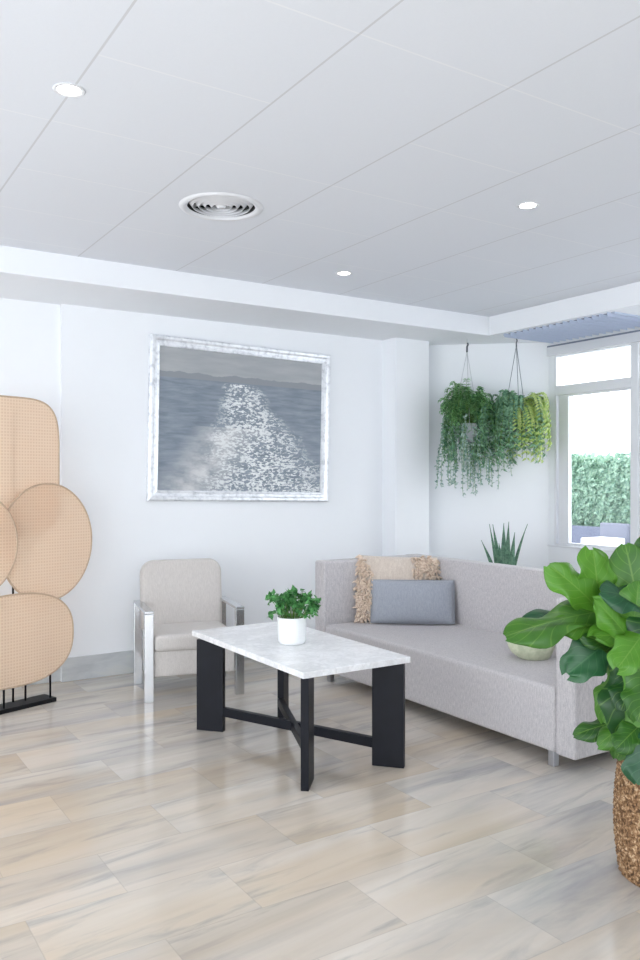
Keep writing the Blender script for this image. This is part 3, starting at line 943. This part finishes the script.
px(628, 672, -.12, 616, 704, -.2, 34, (-.3, -.9, .3), 63)
px(640, 672, -.18, 636, 716, -.27, 40, (.1, -.9, .4), 64)
px(626, 620, -.1, 634, 586, -.12, 32, (.1, -.9, .4), 65)
px(632, 726, -.14, 612, 744, -.2, 26, (-.2, -.8, .6), 66)
px(612, 650, -.03, 586, 634, -.1, 24, (-.2, -.8, .6), 67)
rr = random.Random(5)
for k in range(20):          # the far and right side of the crown
    a = rr.uniform(-1.4, 1.5); zz = rr.uniform(.62, 1.22); r0 = rr.uniform(.05, .16); rl = rr.uniform(.18, .28)
    b0 = Vector((.06+r0*math.cos(a), r0*math.sin(a)+.03, zz)); tp = b0+Vector((rl*math.cos(a), rl*math.sin(a), rr.uniform(-.12, .12)))
    leaf(b0, tp, rr.uniform(.16, .22), Vector((math.cos(a)*.2, math.sin(a)*.2, 1)), 40+k, rr.choice(['bigleaf', 'bigleaf', 'darkleaf']))
obj('stem', bs, M['greenstem'], fp)

# ------------------------------------------------------------------ outside the window
struct(obj('ground_terrace', boxbm(XW+.2, 13.5, -6, 12, -.12, -.02), M['paving'], smooth=False))
struct(obj('wall_garden', boxbm(10.3, 10.45, 1, 12, -.02, .78, bevel=.01), M['garden_wall'], smooth=False))
bm = bmesh.new(); rr = random.Random(9)
box(bm, 10.75, 11.35, 1.2, 11.8, -.02, 1.80)
for k in range(11000):
    y = rr.uniform(1.2, 11.8); f_ = rr.random()
    if f_ < .72: pos = Vector((10.75+rr.uniform(-.07, .03), y, rr.uniform(.75, 1.86)))
    else: pos = Vector((rr.uniform(10.7, 11.4), y, 1.80+rr.uniform(-.02, .09)+.03*math.sin(y*5)))
    small(bm, pos, rnd_dir(rr, .1), Vector((-1, 0, .7))+rnd_dir(rr)*.8, rr.uniform(.07, .12), rr.uniform(.05, .085))
hd_ = obj('hedge', bm, M['hedge'], smooth=False)
tag(hd_, 'clipped leafy green hedge outside beyond the window', 'hedge')
oc = thing('garden_armchair', 'grey outdoor armchair with white seat cushion seen through the window', 'garden chair', (9.15, 7.25, -.02), 0)
obj('backrest', boxbm(.24, .32, -.23, .23, .1, .93, .02), M['garden_grey'], oc)
obj('seat_base', boxbm(-.22, .24, -.22, .22, .1, .62, .02), M['garden_grey'], oc)
obj('seat_cushion', boxbm(-.20, .235, -.20, .20, .62, .74, .03, 3), M['garden_white'], oc)
for sx in (-.18, .2):
    for sy in (-.18, .18): obj('leg', boxbm(sx-.025, sx+.025, sy-.025, sy+.025, 0, .101), M['garden_grey'], oc, smooth=False)

# ------------------------------------------------------------------ world and camera
w = bpy.data.worlds.new('sky'); scn.world = w; w.use_nodes = True
bg = w.node_tree.nodes['Background']
bg.inputs[0].default_value = (.90, .95, 1.0, 1); bg.inputs[1].default_value = 2.45

cam = bpy.data.cameras.new('camera'); co = bpy.data.objects.new('camera', cam); COL.objects.link(co)
co.location = (0, 0, 1.5); co.rotation_euler = (R(90), 0, -math.atan(525/820))
cam.sensor_fit = 'HORIZONTAL'; cam.sensor_width = 36; cam.lens = 820/640*36
cam.clip_start = .05
scn.camera = co

vs = scn.view_settings
vs.view_transform = 'Standard'; vs.look = 'None'; vs.gamma = 1; vs.use_curve_mapping = False; vs.exposure = .97
scn.cycles.max_bounces = 10; scn.cycles.diffuse_bounces = 6; scn.cycles.transparent_max_bounces = 16
scn.cycles.use_denoising = True
